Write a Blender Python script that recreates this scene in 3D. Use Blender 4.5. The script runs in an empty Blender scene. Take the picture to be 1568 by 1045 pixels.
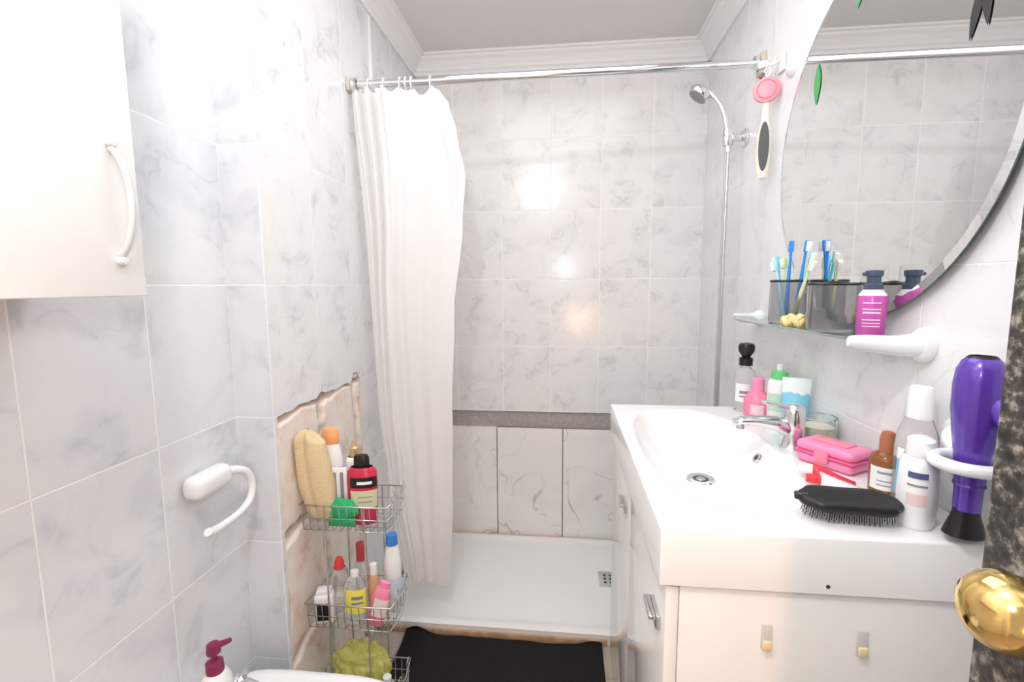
import bpy, bmesh, math, random
from mathutils import Vector, Matrix, noise as mnoise
random.seed(4)
scene=bpy.context.scene
COL=bpy.context.collection

# ------------------------------------------------------------------ materials
def mat(name,color,rough=.5,metal=0.,trans=0.,ior=1.45,coat=0.,bump=0.,bscale=60.,var=0.,sss=0.,alpha=1.):
    m=bpy.data.materials.new(name); m.use_nodes=True
    nt=m.node_tree; b=nt.nodes['Principled BSDF']
    c=(color[0],color[1],color[2],1)
    b.inputs['Base Color'].default_value=c
    b.inputs['Roughness'].default_value=rough
    b.inputs['Metallic'].default_value=metal
    b.inputs['Transmission Weight'].default_value=trans
    b.inputs['IOR'].default_value=ior
    b.inputs['Coat Weight'].default_value=coat
    b.inputs['Alpha'].default_value=alpha
    if sss: 
        b.inputs['Subsurface Weight'].default_value=sss; b.inputs['Subsurface Scale'].default_value=.01
    if var or bump:
        tc=nt.nodes.new('ShaderNodeTexCoord'); n=nt.nodes.new('ShaderNodeTexNoise'); n.inputs['Scale'].default_value=bscale; n.inputs['Detail'].default_value=4
        nt.links.new(tc.outputs['Object'],n.inputs['Vector'])
        if var:
            mx=nt.nodes.new('ShaderNodeMix'); mx.data_type='RGBA'
            mx.inputs[6].default_value=tuple(max(0,x*(1-var)) for x in color)+(1,)
            mx.inputs[7].default_value=tuple(min(1,x*(1+var)) for x in color)+(1,)
            nt.links.new(n.outputs['Fac'],mx.inputs[0]); nt.links.new(mx.outputs[2],b.inputs['Base Color'])
        if bump:
            bp=nt.nodes.new('ShaderNodeBump'); bp.inputs['Strength'].default_value=bump; bp.inputs['Distance'].default_value=.004
            nt.links.new(n.outputs['Fac'],bp.inputs['Height']); nt.links.new(bp.outputs['Normal'],b.inputs['Normal'])
    return m

def tile_mat(name,axis,u0,v0,w,h,base,vein,grout,mortar=.0022,rough=.18,vscale=8.,vw=.035,cloud=.5,veinamt=.75,bw=1.0):
    m=bpy.data.materials.new(name); m.use_nodes=True
    nt=m.node_tree; N=nt.nodes; L=nt.links; b=N['Principled BSDF']
    g=N.new('ShaderNodeNewGeometry'); s=N.new('ShaderNodeSeparateXYZ'); L.new(g.outputs['Position'],s.inputs[0])
    def mth(op,a,bv):
        q=N.new('ShaderNodeMath'); q.operation=op
        for i,x in enumerate((a,bv)):
            if x is None: continue
            if isinstance(x,(int,float)): q.inputs[i].default_value=x
            else: L.new(x,q.inputs[i])
        return q.outputs[0]
    u=mth('SUBTRACT',s.outputs[axis[0]],u0-20*w); v=mth('SUBTRACT',s.outputs[axis[1]],v0-20*h)
    cb=N.new('ShaderNodeCombineXYZ'); L.new(u,cb.inputs[0]); L.new(v,cb.inputs[1])
    br=N.new('ShaderNodeTexBrick'); br.offset=0; br.squash=1
    br.inputs['Scale'].default_value=1; br.inputs['Brick Width'].default_value=w; br.inputs['Row Height'].default_value=h
    br.inputs['Mortar Size'].default_value=mortar; br.inputs['Mortar Smooth'].default_value=.3
    L.new(cb.outputs[0],br.inputs['Vector'])
    # per tile random offset
    fu=mth('FLOOR',mth('DIVIDE',u,w),None); fv=mth('FLOOR',mth('DIVIDE',v,h),None)
    cf=N.new('ShaderNodeCombineXYZ'); L.new(fu,cf.inputs[0]); L.new(fv,cf.inputs[1])
    wn=N.new('ShaderNodeTexWhiteNoise'); wn.noise_dimensions='2D'; L.new(cf.outputs[0],wn.inputs['Vector'])
    va=N.new('ShaderNodeVectorMath'); va.operation='SCALE'; L.new(wn.outputs['Color'],va.inputs[0]); va.inputs['Scale'].default_value=7.
    vb=N.new('ShaderNodeVectorMath'); vb.operation='ADD'; L.new(va.outputs[0],vb.inputs[0]); L.new(cb.outputs[0],vb.inputs[1])
    n1=N.new('ShaderNodeTexNoise'); n1.inputs['Scale'].default_value=vscale; n1.inputs['Detail'].default_value=3; n1.inputs['Distortion'].default_value=.9; n1.inputs['Roughness'].default_value=.5
    L.new(vb.outputs[0],n1.inputs['Vector'])
    d=mth('ABSOLUTE',mth('SUBTRACT',n1.outputs['Fac'],.5),None)
    vr=N.new('ShaderNodeMapRange'); vr.inputs['From Min'].default_value=0; vr.inputs['From Max'].default_value=vw; vr.inputs['To Min'].default_value=1; vr.inputs['To Max'].default_value=0
    vr.interpolation_type='SMOOTHSTEP'; L.new(d,vr.inputs['Value'])
    n2=N.new('ShaderNodeTexNoise'); n2.inputs['Scale'].default_value=vscale*1.1; n2.inputs['Detail'].default_value=3; n2.inputs['Distortion'].default_value=.6
    vc=N.new('ShaderNodeVectorMath'); vc.operation='ADD'; L.new(vb.outputs[0],vc.inputs[0]); vc.inputs[1].default_value=(3.3,1.7,9)
    L.new(vc.outputs[0],n2.inputs['Vector'])
    cr=N.new('ShaderNodeMapRange'); cr.inputs['From Min'].default_value=.45; cr.inputs['From Max'].default_value=.68; cr.interpolation_type='SMOOTHSTEP'; L.new(n2.outputs['Fac'],cr.inputs['Value'])
    mask=mth('MULTIPLY',vr.outputs[0],mth('ADD',mth('MULTIPLY',cr.outputs[0],.85),.15))
    tot=mth('MINIMUM',mth('ADD',mth('MULTIPLY',mask,veinamt),mth('MULTIPLY',cr.outputs[0],cloud*.45)),1.)
    mx=N.new('ShaderNodeMix'); mx.data_type='RGBA'; mx.inputs[6].default_value=base+(1,); mx.inputs[7].default_value=vein+(1,); L.new(tot,mx.inputs[0])
    mg=N.new('ShaderNodeMix'); mg.data_type='RGBA'; mg.inputs[7].default_value=grout+(1,); L.new(mx.outputs[2],mg.inputs[6]); L.new(br.outputs['Fac'],mg.inputs[0])
    L.new(mg.outputs[2],b.inputs['Base Color'])
    rr=N.new('ShaderNodeMapRange'); rr.inputs['To Min'].default_value=rough; rr.inputs['To Max'].default_value=.7; L.new(br.outputs['Fac'],rr.inputs['Value']); L.new(rr.outputs[0],b.inputs['Roughness'])
    # bump : joints + faint waviness
    n3=N.new('ShaderNodeTexNoise'); n3.inputs['Scale'].default_value=9; n3.inputs['Detail'].default_value=1; L.new(vb.outputs[0],n3.inputs['Vector'])
    hh=mth('SUBTRACT',mth('MULTIPLY',n3.outputs['Fac'],.35*bw),br.outputs['Fac'])
    bp=N.new('ShaderNodeBump'); bp.inputs['Strength'].default_value=.6; bp.inputs['Distance'].default_value=.0015; L.new(hh,bp.inputs['Height']); L.new(bp.outputs['Normal'],b.inputs['Normal'])
    return m

# ------------------------------------------------------------------ geometry helpers
def newobj(name,bm,m,smooth=True,loc=None):
    me=bpy.data.meshes.new(name); bm.normal_update(); bm.to_mesh(me); bm.free()
    if smooth:
        for p in me.polygons: p.use_smooth=True
    if m: me.materials.append(m)
    o=bpy.data.objects.new(name,me); COL.objects.link(o)
    if loc: o.location=loc
    return o
def autosmooth(o,ang=35):
    me=o.data
    bm=bmesh.new(); bm.from_mesh(me)
    for e in bm.edges:
        if len(e.link_faces)==2 and e.calc_face_angle(0)>math.radians(ang): e.smooth=False
    bm.to_mesh(me); bm.free()
def box(name,x,y,z,m,bev=0.,seg=2,M=None):
    bm=bmesh.new(); bmesh.ops.create_cube(bm,size=1)
    for v in bm.verts:
        v.co=Vector(((v.co.x+.5)*(x[1]-x[0])+x[0],(v.co.y+.5)*(y[1]-y[0])+y[0],(v.co.z+.5)*(z[1]-z[0])+z[0]))
    if bev: bmesh.ops.bevel(bm,geom=bm.edges[:],offset=bev,segments=seg,affect='EDGES',profile=.5)
    if M is not None: bmesh.ops.transform(bm,matrix=M,verts=bm.verts)
    o=newobj(name,bm,m,bev>0)
    if bev: autosmooth(o,40)
    return o
def lathe(name,prof,m,loc=(0,0,0),sx=1,sy=1,segs=32,M=None,ang=40,arc=None):
    bm=bmesh.new(); rings=[]
    if arc: A=[arc[0]+(arc[1]-arc[0])*i/(segs-1) for i in range(segs)]; last=segs-1
    else: A=[2*math.pi*i/segs for i in range(segs)]; last=segs
    for r,z in prof:
        if r<1e-6: rings.append([bm.verts.new((0,0,z))])
        else: rings.append([bm.verts.new((r*sx*math.cos(a),r*sy*math.sin(a),z)) for a in A])
    for a,b in zip(rings,rings[1:]):
        for i in range(last):
            j=(i+1)%segs
            if len(a)==1 and len(b)==1: continue
            if len(a)==1: bm.faces.new((a[0],b[j],b[i]))
            elif len(b)==1: bm.faces.new((a[i],a[j],b[0]))
            else: bm.faces.new((a[i],a[j],b[j],b[i]))
    bmesh.ops.recalc_face_normals(bm,faces=bm.faces)
    T=Matrix.Translation(loc)
    if M is not None: T=T@M
    bmesh.ops.transform(bm,matrix=T,verts=bm.verts)
    o=newobj(name,bm,m); autosmooth(o,ang); return o
def wires(name,paths,r,m,res=3,nurbs=False):
    cu=bpy.data.curves.new(name,'CURVE'); cu.dimensions='3D'; cu.bevel_depth=r; cu.bevel_resolution=res; cu.use_fill_caps=True
    for pts in paths:
        cyc=False
        if pts[-1]=='c': cyc=True; pts=pts[:-1]
        sp=cu.splines.new('NURBS' if nurbs else 'POLY'); sp.points.add(len(pts)-1)
        for i,p in enumerate(pts):
            sp.points[i].co=(p[0],p[1],p[2],1)
            if len(p)>3: sp.points[i].radius=p[3]
        sp.use_cyclic_u=cyc
        if nurbs: sp.order_u=min(4,len(pts)); sp.use_endpoint_u=True; sp.resolution_u=8
    o=bpy.data.objects.new(name+'_cu',cu); COL.objects.link(o)
    bpy.context.view_layer.update()
    dg=bpy.context.evaluated_depsgraph_get()
    me=bpy.data.meshes.new_from_object(o.evaluated_get(dg)); me.name=name
    bpy.data.objects.remove(o)
    me.materials.clear(); me.materials.append(m)
    for p in me.polygons: p.use_smooth=True
    ob=bpy.data.objects.new(name,me); COL.objects.link(ob); return ob
def group(name,parts,loc=(0,0,0)):
    e=bpy.data.objects.new(name,None); e.empty_display_size=.05; e.location=loc; COL.objects.link(e)
    for p in parts:
        p.parent=e; p.matrix_parent_inverse=Matrix.Translation(-Vector(loc))
    return e
def RX(a): return Matrix.Rotation(math.radians(a),4,'X')
def RY(a): return Matrix.Rotation(math.radians(a),4,'Y')
def RZ(a): return Matrix.Rotation(math.radians(a),4,'Z')

# ------------------------------------------------------------------ room constants
XL1,XL2,XR=-.8167,-.7178,.6453
YP,YB,YF=1.0911,2.35,-.52
ZC=2.40; H=.33; W=.2356
z0L=1.335; z0B=1.359
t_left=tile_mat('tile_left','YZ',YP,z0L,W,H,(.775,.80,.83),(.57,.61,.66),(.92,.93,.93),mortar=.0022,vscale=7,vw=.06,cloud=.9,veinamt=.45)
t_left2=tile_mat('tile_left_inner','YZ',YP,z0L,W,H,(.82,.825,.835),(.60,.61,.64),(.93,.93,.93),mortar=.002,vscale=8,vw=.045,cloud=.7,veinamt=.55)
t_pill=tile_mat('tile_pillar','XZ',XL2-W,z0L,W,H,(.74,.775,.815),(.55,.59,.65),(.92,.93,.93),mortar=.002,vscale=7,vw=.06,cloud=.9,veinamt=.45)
t_back=tile_mat('tile_back','XZ',XR,z0B,W,H,(.855,.85,.85),(.62,.62,.635),(.98,.98,.97),mortar=.0024,vscale=8,vw=.035,cloud=.6,veinamt=.52)
t_right=tile_mat('tile_right','YZ',YB,z0B,W,H,(.85,.85,.86),(.66,.665,.68),(.95,.95,.95),mortar=.002,vscale=8,vw=.035,cloud=.5,veinamt=.5)
t_marb=tile_mat('marble_lower','XZ',.003,.036,.335,.577,(.90,.88,.865),(.50,.46,.43),(.3,.28,.25),mortar=.0022,vscale=3.2,vw=.018,cloud=.3,veinamt=.85)
m_ceil=mat('ceiling_paint',(.80,.785,.78),.85,bump=.7,bscale=90)
m_mold=mat('plaster_molding',(.92,.91,.91),.6)
m_floor=tile_mat('floor_tile','XY',0,0,.3,.3,(.45,.40,.35),(.33,.29,.25),(.3,.28,.26),rough=.3)
m_white=mat('white_gloss',(.90,.90,.89),.14,coat=.3)
m_porc=mat('porcelain',(.86,.88,.90),.08,coat=.5)
m_lam=mat('white_laminate',(.90,.885,.86),.1,coat=.4)
m_chrome=mat('chrome',(.80,.81,.83),.12,1.)
m_steel=mat('brushed_steel',(.62,.62,.62),.3,1.)
m_glass=mat('clear_glass',(.93,.96,.95),.02,trans=1.,ior=1.45)
m_gglass=mat('green_glass',(.75,.9,.85),.03,trans=1.,ior=1.45)
m_smoke=mat('smoked_glass',(.70,.70,.71),.04,trans=.94,ior=1.25)
m_black=mat('black_plastic',(.012,.012,.013),.3)
m_dark=mat('dark_backing',(.05,.055,.06),.4)

T=.08
# floor & ceiling
box('floor',(XL1-T,XR+T),(YF-1.0,YB+T),(-.05,0),m_floor)
box('ceiling',(XL1-T,XR+T),(YF-T,YB+T),(ZC,ZC+.05),m_ceil)
# left wall (outer part)
box('wall_left',(XL1-T,XL1),(YF-T,YP),(0,ZC),t_left)
# inner left wall: pillar face + side, with stripped area below
def wl2():
    bm=bmesh.new()
    def q(p,mi):
        f=bm.faces.new([bm.verts.new(x) for x in p]); f.material_index=mi
    zb=z0L-H
    q([(XL1-T,YP,0),(XL2,YP,0),(XL2,YP,ZC),(XL1-T,YP,ZC)],0)          # pillar face
    y1,y2=YP+.014,1.60
    q([(XL2,YP,0),(XL2,y1,0),(XL2,y1,ZC),(XL2,YP,ZC)],1)
    # ragged lower edge of tiles
    n=30; ys=[y1+(y2-y1)*i/n for i in range(n+1)]
    zz=[zb+random.uniform(-.003,.005) for _ in ys]
    for i in range(n):
        if abs(ys[i]-(YP+W))<.02: zz[i]+=.014
        if abs(ys[i]-(YP+2*W))<.025: zz[i]+=.026
    for i in range(n):
        q([(XL2,ys[i],zz[i]),(XL2,ys[i+1],zz[i+1]),(XL2,ys[i+1],ZC),(XL2,ys[i],ZC)],1)
        q([(XL2-.028,ys[i],zz[i]),(XL2-.028,ys[i+1],zz[i+1]),(XL2,ys[i+1],zz[i+1]),(XL2,ys[i],zz[i])],2)
    q([(XL2,y2,0),(XL2,YB+T,0),(XL2,YB+T,ZC),(XL2,y2,ZC)],1)
    q([(XL2-.04,y1,0),(XL2,y1,0),(XL2,y1,zb+.02),(XL2-.04,y1,zb+.02)],2)
    q([(XL2-.04,y2,0),(XL2,y2,0),(XL2,y2,zb+.04),(XL2-.04,y2,zb+.04)],2)
    bmesh.ops.remove_doubles(bm,verts=bm.verts,dist=1e-5)
    o=newobj('wall_left_inner',bm,t_pill,False); o.data.materials.append(t_left2); o.data.materials.append(mat('tile_edge',(.66,.56,.46),.8)); return o
wl2()
# stripped plaster / adhesive pads
def plaster_mat():
    m=bpy.data.materials.new('old_adhesive'); m.use_nodes=True; nt=m.node_tree; N=nt.nodes; L=nt.links; b=N['Principled BSDF']
    g=N.new('ShaderNodeNewGeometry')
    n=N.new('ShaderNodeTexNoise'); n.inputs['Scale'].default_value=11; n.inputs['Detail'].default_value=8; n.inputs['Roughness'].default_value=.6; L.new(g.outputs['Position'],n.inputs['Vector'])
    r=N.new('ShaderNodeValToRGB'); e=r.color_ramp.elements; e[0].position=.33; e[0].color=(.70,.51,.41,1); e[1].position=.56; e[1].color=(.86,.80,.73,1); L.new(n.outputs['Fac'],r.inputs[0])
    k=e.new(.43); k.color=(.84,.73,.65,1)
    at=N.new('ShaderNodeAttribute'); at.attribute_name='gap'
    mx=N.new('ShaderNodeMix'); mx.data_type='RGBA'; mx.inputs[7].default_value=(.36,.26,.19,1); L.new(r.outputs[0],mx.inputs[6]); L.new(at.outputs['Fac'],mx.inputs[0])
    L.new(mx.outputs[2],b.inputs['Base Color']); b.inputs['Roughness'].default_value=.9
    # fine tile-back grid + pitting
    s=N.new('ShaderNodeSeparateXYZ'); L.new(g.outputs['Position'],s.inputs[0]); cb=N.new('ShaderNodeCombineXYZ'); L.new(s.outputs[1],cb.inputs[0]); L.new(s.outputs[2],cb.inputs[1])
    mp=N.new('ShaderNodeMapping'); mp.inputs['Rotation'].default_value=(0,0,.785); L.new(cb.outputs[0],mp.inputs[0])
    bk=N.new('ShaderNodeTexBrick'); bk.offset=0; bk.inputs['Scale'].default_value=1; bk.inputs['Brick Width'].default_value=.010; bk.inputs['Row Height'].default_value=.010; bk.inputs['Mortar Size'].default_value=.0012; L.new(mp.outputs[0],bk.inputs['Vector'])
    mm=N.new('ShaderNodeMath'); mm.operation='MULTIPLY_ADD'; L.new(bk.outputs['Fac'],mm.inputs[0]); mm.inputs[1].default_value=-.35; L.new(n.outputs['Fac'],mm.inputs[2])
    bp=N.new('ShaderNodeBump'); bp.inputs['Strength'].default_value=.45; bp.inputs['Distance'].default_value=.003; L.new(mm.outputs[0],bp.inputs['Height']); L.new(bp.outputs['Normal'],b.inputs['Normal'])
    return m
def stripped():
    bm=bmesh.new(); ny,nz=110,210; y1,y2=YP+.014,1.60; zt=z0L-H+.02
    lay=bm.verts.layers.float.new('gap'); V=[]
    for j in range(nz+1):
        row=[]
        for i in range(ny+1):
            y=y1+(y2-y1)*i/ny; z=zt*j/nz
            wy=y+.030*mnoise.noise(Vector((y*6,z*6,1)))+.008*mnoise.noise(Vector((y*30,z*30,1))); wz=z+.05*mnoise.noise(Vector((y*5,z*5,7)))+.010*mnoise.noise(Vector((y*28,z*28,4)))
            a=((wy-YP)%W)/W; c=((wz-(z0L-4*H))%H)/H
            da=min(a,1-a)*W; dc=min(c,1-c)*H; d=min(da,dc)
            t=max(0,min(1,(d-.004)/.016)); t=t*t*(3-2*t)
            x=XL2-.024+.022*t+.005*mnoise.noise(Vector((y*9,z*9,3)))*t+.001*mnoise.noise(Vector((y*60,z*60,3)))
            x=min(x,XL2+.003)
            v=bm.verts.new((x,y,z)); v[lay]=(1-max(0,min(1,(d-.002)/.008)))*(.3+.7*max(0,min(1,.5+2*mnoise.noise(Vector((y*7,z*7,5))))));row.append(v)
        V.append(row)
    for j in range(nz):
        for i in range(ny): bm.faces.new((V[j][i],V[j][i+1],V[j+1][i+1],V[j+1][i]))
    return newobj('wall_left_stripped',bm,plaster_mat())
stripped()
# back wall
box('wall_back',(XL1-T,XR+T),(YB,YB+T),(.695,ZC),t_back)
m_conc=mat('bare_mortar',(.42,.385,.37),.95,bump=1.,bscale=50,var=.3)
box('wall_back_mortar',(XL1-T,XR+T),(YB+.012,YB+T),(0,.695),m_conc)
def marb():
    xs=[XL2,-.667,-.332,.003,.338,XR]
    bm=bmesh.new()
    for a,b in zip(xs,xs[1:]):
        if b-a<.06: continue
        g=.0025
        r=bmesh.ops.create_cube(bm,size=1)
        dz=random.uniform(-.002,.002)
        for v in r['verts']:
            v.co=Vector(((v.co.x+.5)*(b-a-2*g)+a+g,(v.co.y+.5)*.02+YB-.008,(v.co.z+.5)*(.612-.036)+.036+dz))
    return newobj('wall_back_lower_tiles',bm,t_marb,False)
marb()
box('wall_right',(XR,XR+T),(YF-T,YB+T),(0,ZC),t_right)
m_paint=mat('painted_wall',(.8,.78,.75),.8,bump=.2)
# front wall (behind the viewpoint) with door opening
box('wall_front',(XL1-T,-.48),(YF-T,YF),(0,ZC),m_paint)
box('wall_front_pier',(.36,XR+T),(YF-T,YF),(0,ZC),m_paint)
box('wall_front_lintel',(-.48,.36),(YF-T,YF),(2.08,ZC),m_paint)
# ceiling molding with stepped profile
def molding(name,p0,p1,inward):
    prof=[(0,-.078),(.010,-.078),(.012,-.066),(.020,-.060),(.024,-.048),(.040,-.028),(.055,-.018),(.060,-.010),(.072,-.008),(.074,0)]
    bm=bmesh.new(); p0=Vector(p0);p1=Vector(p1);inn=Vector(inward)
    A=[bm.verts.new(p0+inn*a+Vector((0,0,b))) for a,b in prof]; B=[bm.verts.new(p1+inn*a+Vector((0,0,b))) for a,b in prof]
    for i in range(len(prof)-1): bm.faces.new((A[i],A[i+1],B[i+1],B[i]))
    bmesh.ops.recalc_face_normals(bm,faces=bm.faces)
    return newobj(name,bm,m_mold,False)
molding('trim_1',(XL2,YP,ZC),(XL2,YB,ZC),(1,0,0))
molding('trim_2',(XL2,YB,ZC),(XR,YB,ZC),(0,-1,0))
molding('trim_3',(XR,YF,ZC),(XR,YB,ZC),(-1,0,0))
molding('trim_4',(XL1,YF,ZC),(XL1,YP,ZC),(1,0,0))
molding('trim_5',(XL1,YP,ZC),(XL2+.074,YP,ZC),(0,-1,0))
box('trim_6',(XL2,XL2+.006),(1.80,1.83),(2.06,2.318),m_white,.002)

# ------------------------------------------------------------------ shower tray
def tray():
    x0,x1,y0,y1=XL2+.008,XR-.002,1.655,YB-.010
    bm=bmesh.new(); nx,ny=60,40; V=[]
    for j in range(ny+1):
        r=[]
        for i in range(nx+1):
            x=x0+(x1-x0)*i/nx; y=y0+(y1-y0)*j/ny
            d=min(x-x0,x1-x,y-y0,y1-y); t=max(0,min(1,(d-.025)/.03)); t=t*t*(3-2*t)
            z=.042-.008*t
            if d<1e-6: z-=.004
            r.append(bm.verts.new((x,y,z)))
        V.append(r)
    for j in range(ny):
        for i in range(nx): bm.faces.new((V[j][i],V[j][i+1],V[j+1][i+1],V[j+1][i]))
    for i in range(nx):
        a,b=V[0][i],V[0][i+1]; c=bm.verts.new((b.co.x,b.co.y,0)); d=bm.verts.new((a.co.x,a.co.y,0)); bm.faces.new((a,d,c,b))
    o=newobj('tray_body',bm,m_white); autosmooth(o,50)
    parts=[o]
    parts.append(box('drain_cover',(.165,.275),(1.95,2.06),(.030,.038),m_steel,.003))
    for k in range(3):
        for l in range(3): parts.append(box('drain_slot',(.185+.025*k,.197+.025*k),(1.972+.025*l,1.984+.025*l),(.0375,.0388),m_dark))
    group('shower_tray',parts,(0,2,0))
tray()
m_caulk=mat('stained_caulk',(.50,.33,.20),.8,var=.5,bscale=25)
box('trim_7',(XL2+.01,.17),(1.645,1.654),(0,.022),m_caulk,.002)
box('trim_8',(XL2+.01,XR-.01),(YB-.024,YB-.018),(.036,.044),mat('aged_silicone',(.74,.60,.45),.6,var=.3,bscale=12),.002)

# ------------------------------------------------------------------ curtain rod
def rod():
    a=Vector((XL2+.002,1.61,1.996)); b=Vector((XR-.002,1.722,2.043))
    p=[wires('pole',[[a,b]],.0125,m_chrome,6)]
    m_wood=mat('bracket_wood',(.62,.55,.46),.6,var=.2)
    p.append(box('bracket_left',(XL2,XL2+.014),(1.59,1.63),(1.975,2.018),m_wood,.004))
    p.append(box('bracket_right',(XR-.016,XR),(1.70,1.745),(2.005,2.075),m_wood,.004))
    p.append(lathe('flange_left',[(0,0),(.022,0),(.022,.012),(.014,.016)],m_chrome,a+Vector((.014,0,0)),M=RY(90)))
    p.append(lathe('flange_right',[(0,0),(.022,0),(.022,.012),(.014,.016)],m_chrome,b-Vector((.018,0,0)),M=RY(-90)))
    group('curtain_rod',p,(0,1.66,2.0))
rod()
def rodpt(x):
    t=(x-XL2)/(XR-XL2); return 1.61+.112*t,1.996+.047*t
# ------------------------------------------------------------------ shower curtain
def curtain():
    m=bpy.data.materials.new('curtain_fabric'); m.use_nodes=True; nt=m.node_tree; N=nt.nodes;L=nt.links;b=N['Principled BSDF']
    b.inputs['Base Color'].default_value=(.95,.95,.945,1); b.inputs['Roughness'].default_value=.55
    tr=N.new('ShaderNodeBsdfTranslucent'); tr.inputs[0].default_value=(.96,.96,.95,1)
    mx=N.new('ShaderNodeMixShader'); mx.inputs[0].default_value=.30
    L.new(b.outputs[0],mx.inputs[1]); L.new(tr.outputs[0],mx.inputs[2]); L.new(mx.outputs[0],N['Material Output'].inputs[0])
    bm=bmesh.new(); nt_,ns=200,90; V=[]
    def lerp(tab,s):
        for (a,va),(c,vc) in zip(tab,tab[1:]):
            if s<=c:
                k=(s-a)/(c-a); k=k*k*(3-2*k); return va+(vc-va)*k
        return tab[-1][1]
    XLt=[(0,-.706),(.3,-.690),(.6,-.680),(.8,-.655),(1,-.605)]
    XRt=[(0,-.385),(.05,-.362),(.13,-.340),(.22,-.350),(.4,-.388),(.6,-.405),(.8,-.415),(1,-.430)]
    cent=[.05,.14,.25,.33,.50,.70]; wid=[.022,.026,.022,.035,.06,.07]; am=[.036,.042,.036,.036,.018,.014]
    for j in range(ns+1):
        s=j/ns; r=[]
        for i in range(nt_+1):
            t=i/nt_
            x=lerp(XLt,s)+(lerp(XRt,s)-lerp(XLt,s))*t
            ry,rz=rodpt(x)
            zt=rz-.014-.014*abs(math.sin(math.pi*6*t))
            if t>.80: zt-=.055*max(0,(t-.90)/.10)**1.3
            if .62<t<.82: zt-=.02*math.sin(math.pi*(t-.62)/.2)
            zb=.175+.02*math.sin(4*t)
            z=zt+(zb-zt)*s
            y=ry+.070*min(1,s*1.4)
            for c,w,a in zip(cent,wid,am):
                cc=c+.03*math.sin(2.2*s+c*9)+.012*math.sin(5*s+c*4); ww=w*(1+.6*s)
                y-=a*(1-.2*s)*math.exp(-((t-cc)/ww)**2)*(1 if c<.4 else .5+.8*s)
            y+=.006*math.sin(7*t+6*s)+.006*mnoise.noise(Vector((t*4,s*4,0)))
            y+=.03*math.exp(-((t-.97)/.06)**2-((s-.12)/.07)**2)
            dd=(t-.86)-.5*(s-.06)
            y-=.016*math.exp(-(dd/.035)**2)*math.exp(-((s-.12)/.09)**2)
            r.append(bm.verts.new((x,y,z)))
        V.append(r)
    for j in range(ns):
        for i in range(nt_): bm.faces.new((V[j][i],V[j+1][i],V[j+1][i+1],V[j][i+1]))
    c=newobj('cloth',bm,m)
    rings=[]
    for t in (0.02,.17,.33,.5,.56,.62,.82):
        x=-.70+.315*t; ry,rz=rodpt(x)
        rings.append([(x,ry+.018*math.cos(a),rz-.004+.020*math.sin(a)) for a in [k*math.pi/8 for k in range(16)]]+['c'])
    rg=wires('rings',rings,.0022,m_white,2)
    group('shower_curtain',[c,rg],(-.53,1.66,1.9))
curtain()

# ------------------------------------------------------------------ shower riser and head
def shower():
    X,Y=.582,1.85; p=[]
    p.append(wires('riser_pipe',[[(X,Y,.75),(X,Y,1.86)]],.009,m_chrome,6))
    p.append(wires('hose',[[(X+.02,Y+.02,.80),(X+.035,Y+.03,.60),(X+.01,Y+.0,.62),(X-.002,Y-.016,.95),(X-.002,Y-.016,1.4),(X+.0,Y-.012,1.80)]],.006,m_steel,4,True))
    p.append(wires('wall_holder',[[(XR,Y,1.85),(X,Y,1.85)]],.014,m_chrome,6))
    p.append(lathe('wall_flange',[(0,0),(.03,0),(.03,.008),(.02,.016),(0,.016)],m_chrome,(XR-.001,Y,1.85),M=RY(-90)))
    p.append(wires('lower_holder',[[(XR,Y,.80),(X,Y,.80)]],.012,m_chrome,6))
    p.append(lathe('swivel',[(0,-.03),(.018,-.03),(.021,-.01),(.021,.012),(.016,.03),(0,.03)],m_chrome,(X,Y,1.852)))
    p.append(wires('handle',[[(X+.004,Y,1.80,1),(X-.002,Y,1.88,1.),(X-.012,Y+.005,1.94,1.1),(X-.035,Y+.012,1.990,1.3),(X-.07,Y+.02,2.018,1.3)]],.0105,m_chrome,6,True))
    M=RY(38)
    p.append(lathe('spray_head',[(0,-.020),(.036,-.020),(.040,-.014),(.041,-.004),(.034,.008),(.020,.018),(0,.022)],m_chrome,(X-.092,Y+.025,2.018),M=M,segs=40))
    p.append(lathe('spray_face',[(0,-.0215),(.033,-.0212),(.034,-.019)],mat('spray_grey',(.35,.36,.38),.4,bump=1,bscale=300),(X-.092,Y+.025,2.018),M=M))
    group('shower_set',p,(X,Y,1.8))
shower()

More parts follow.
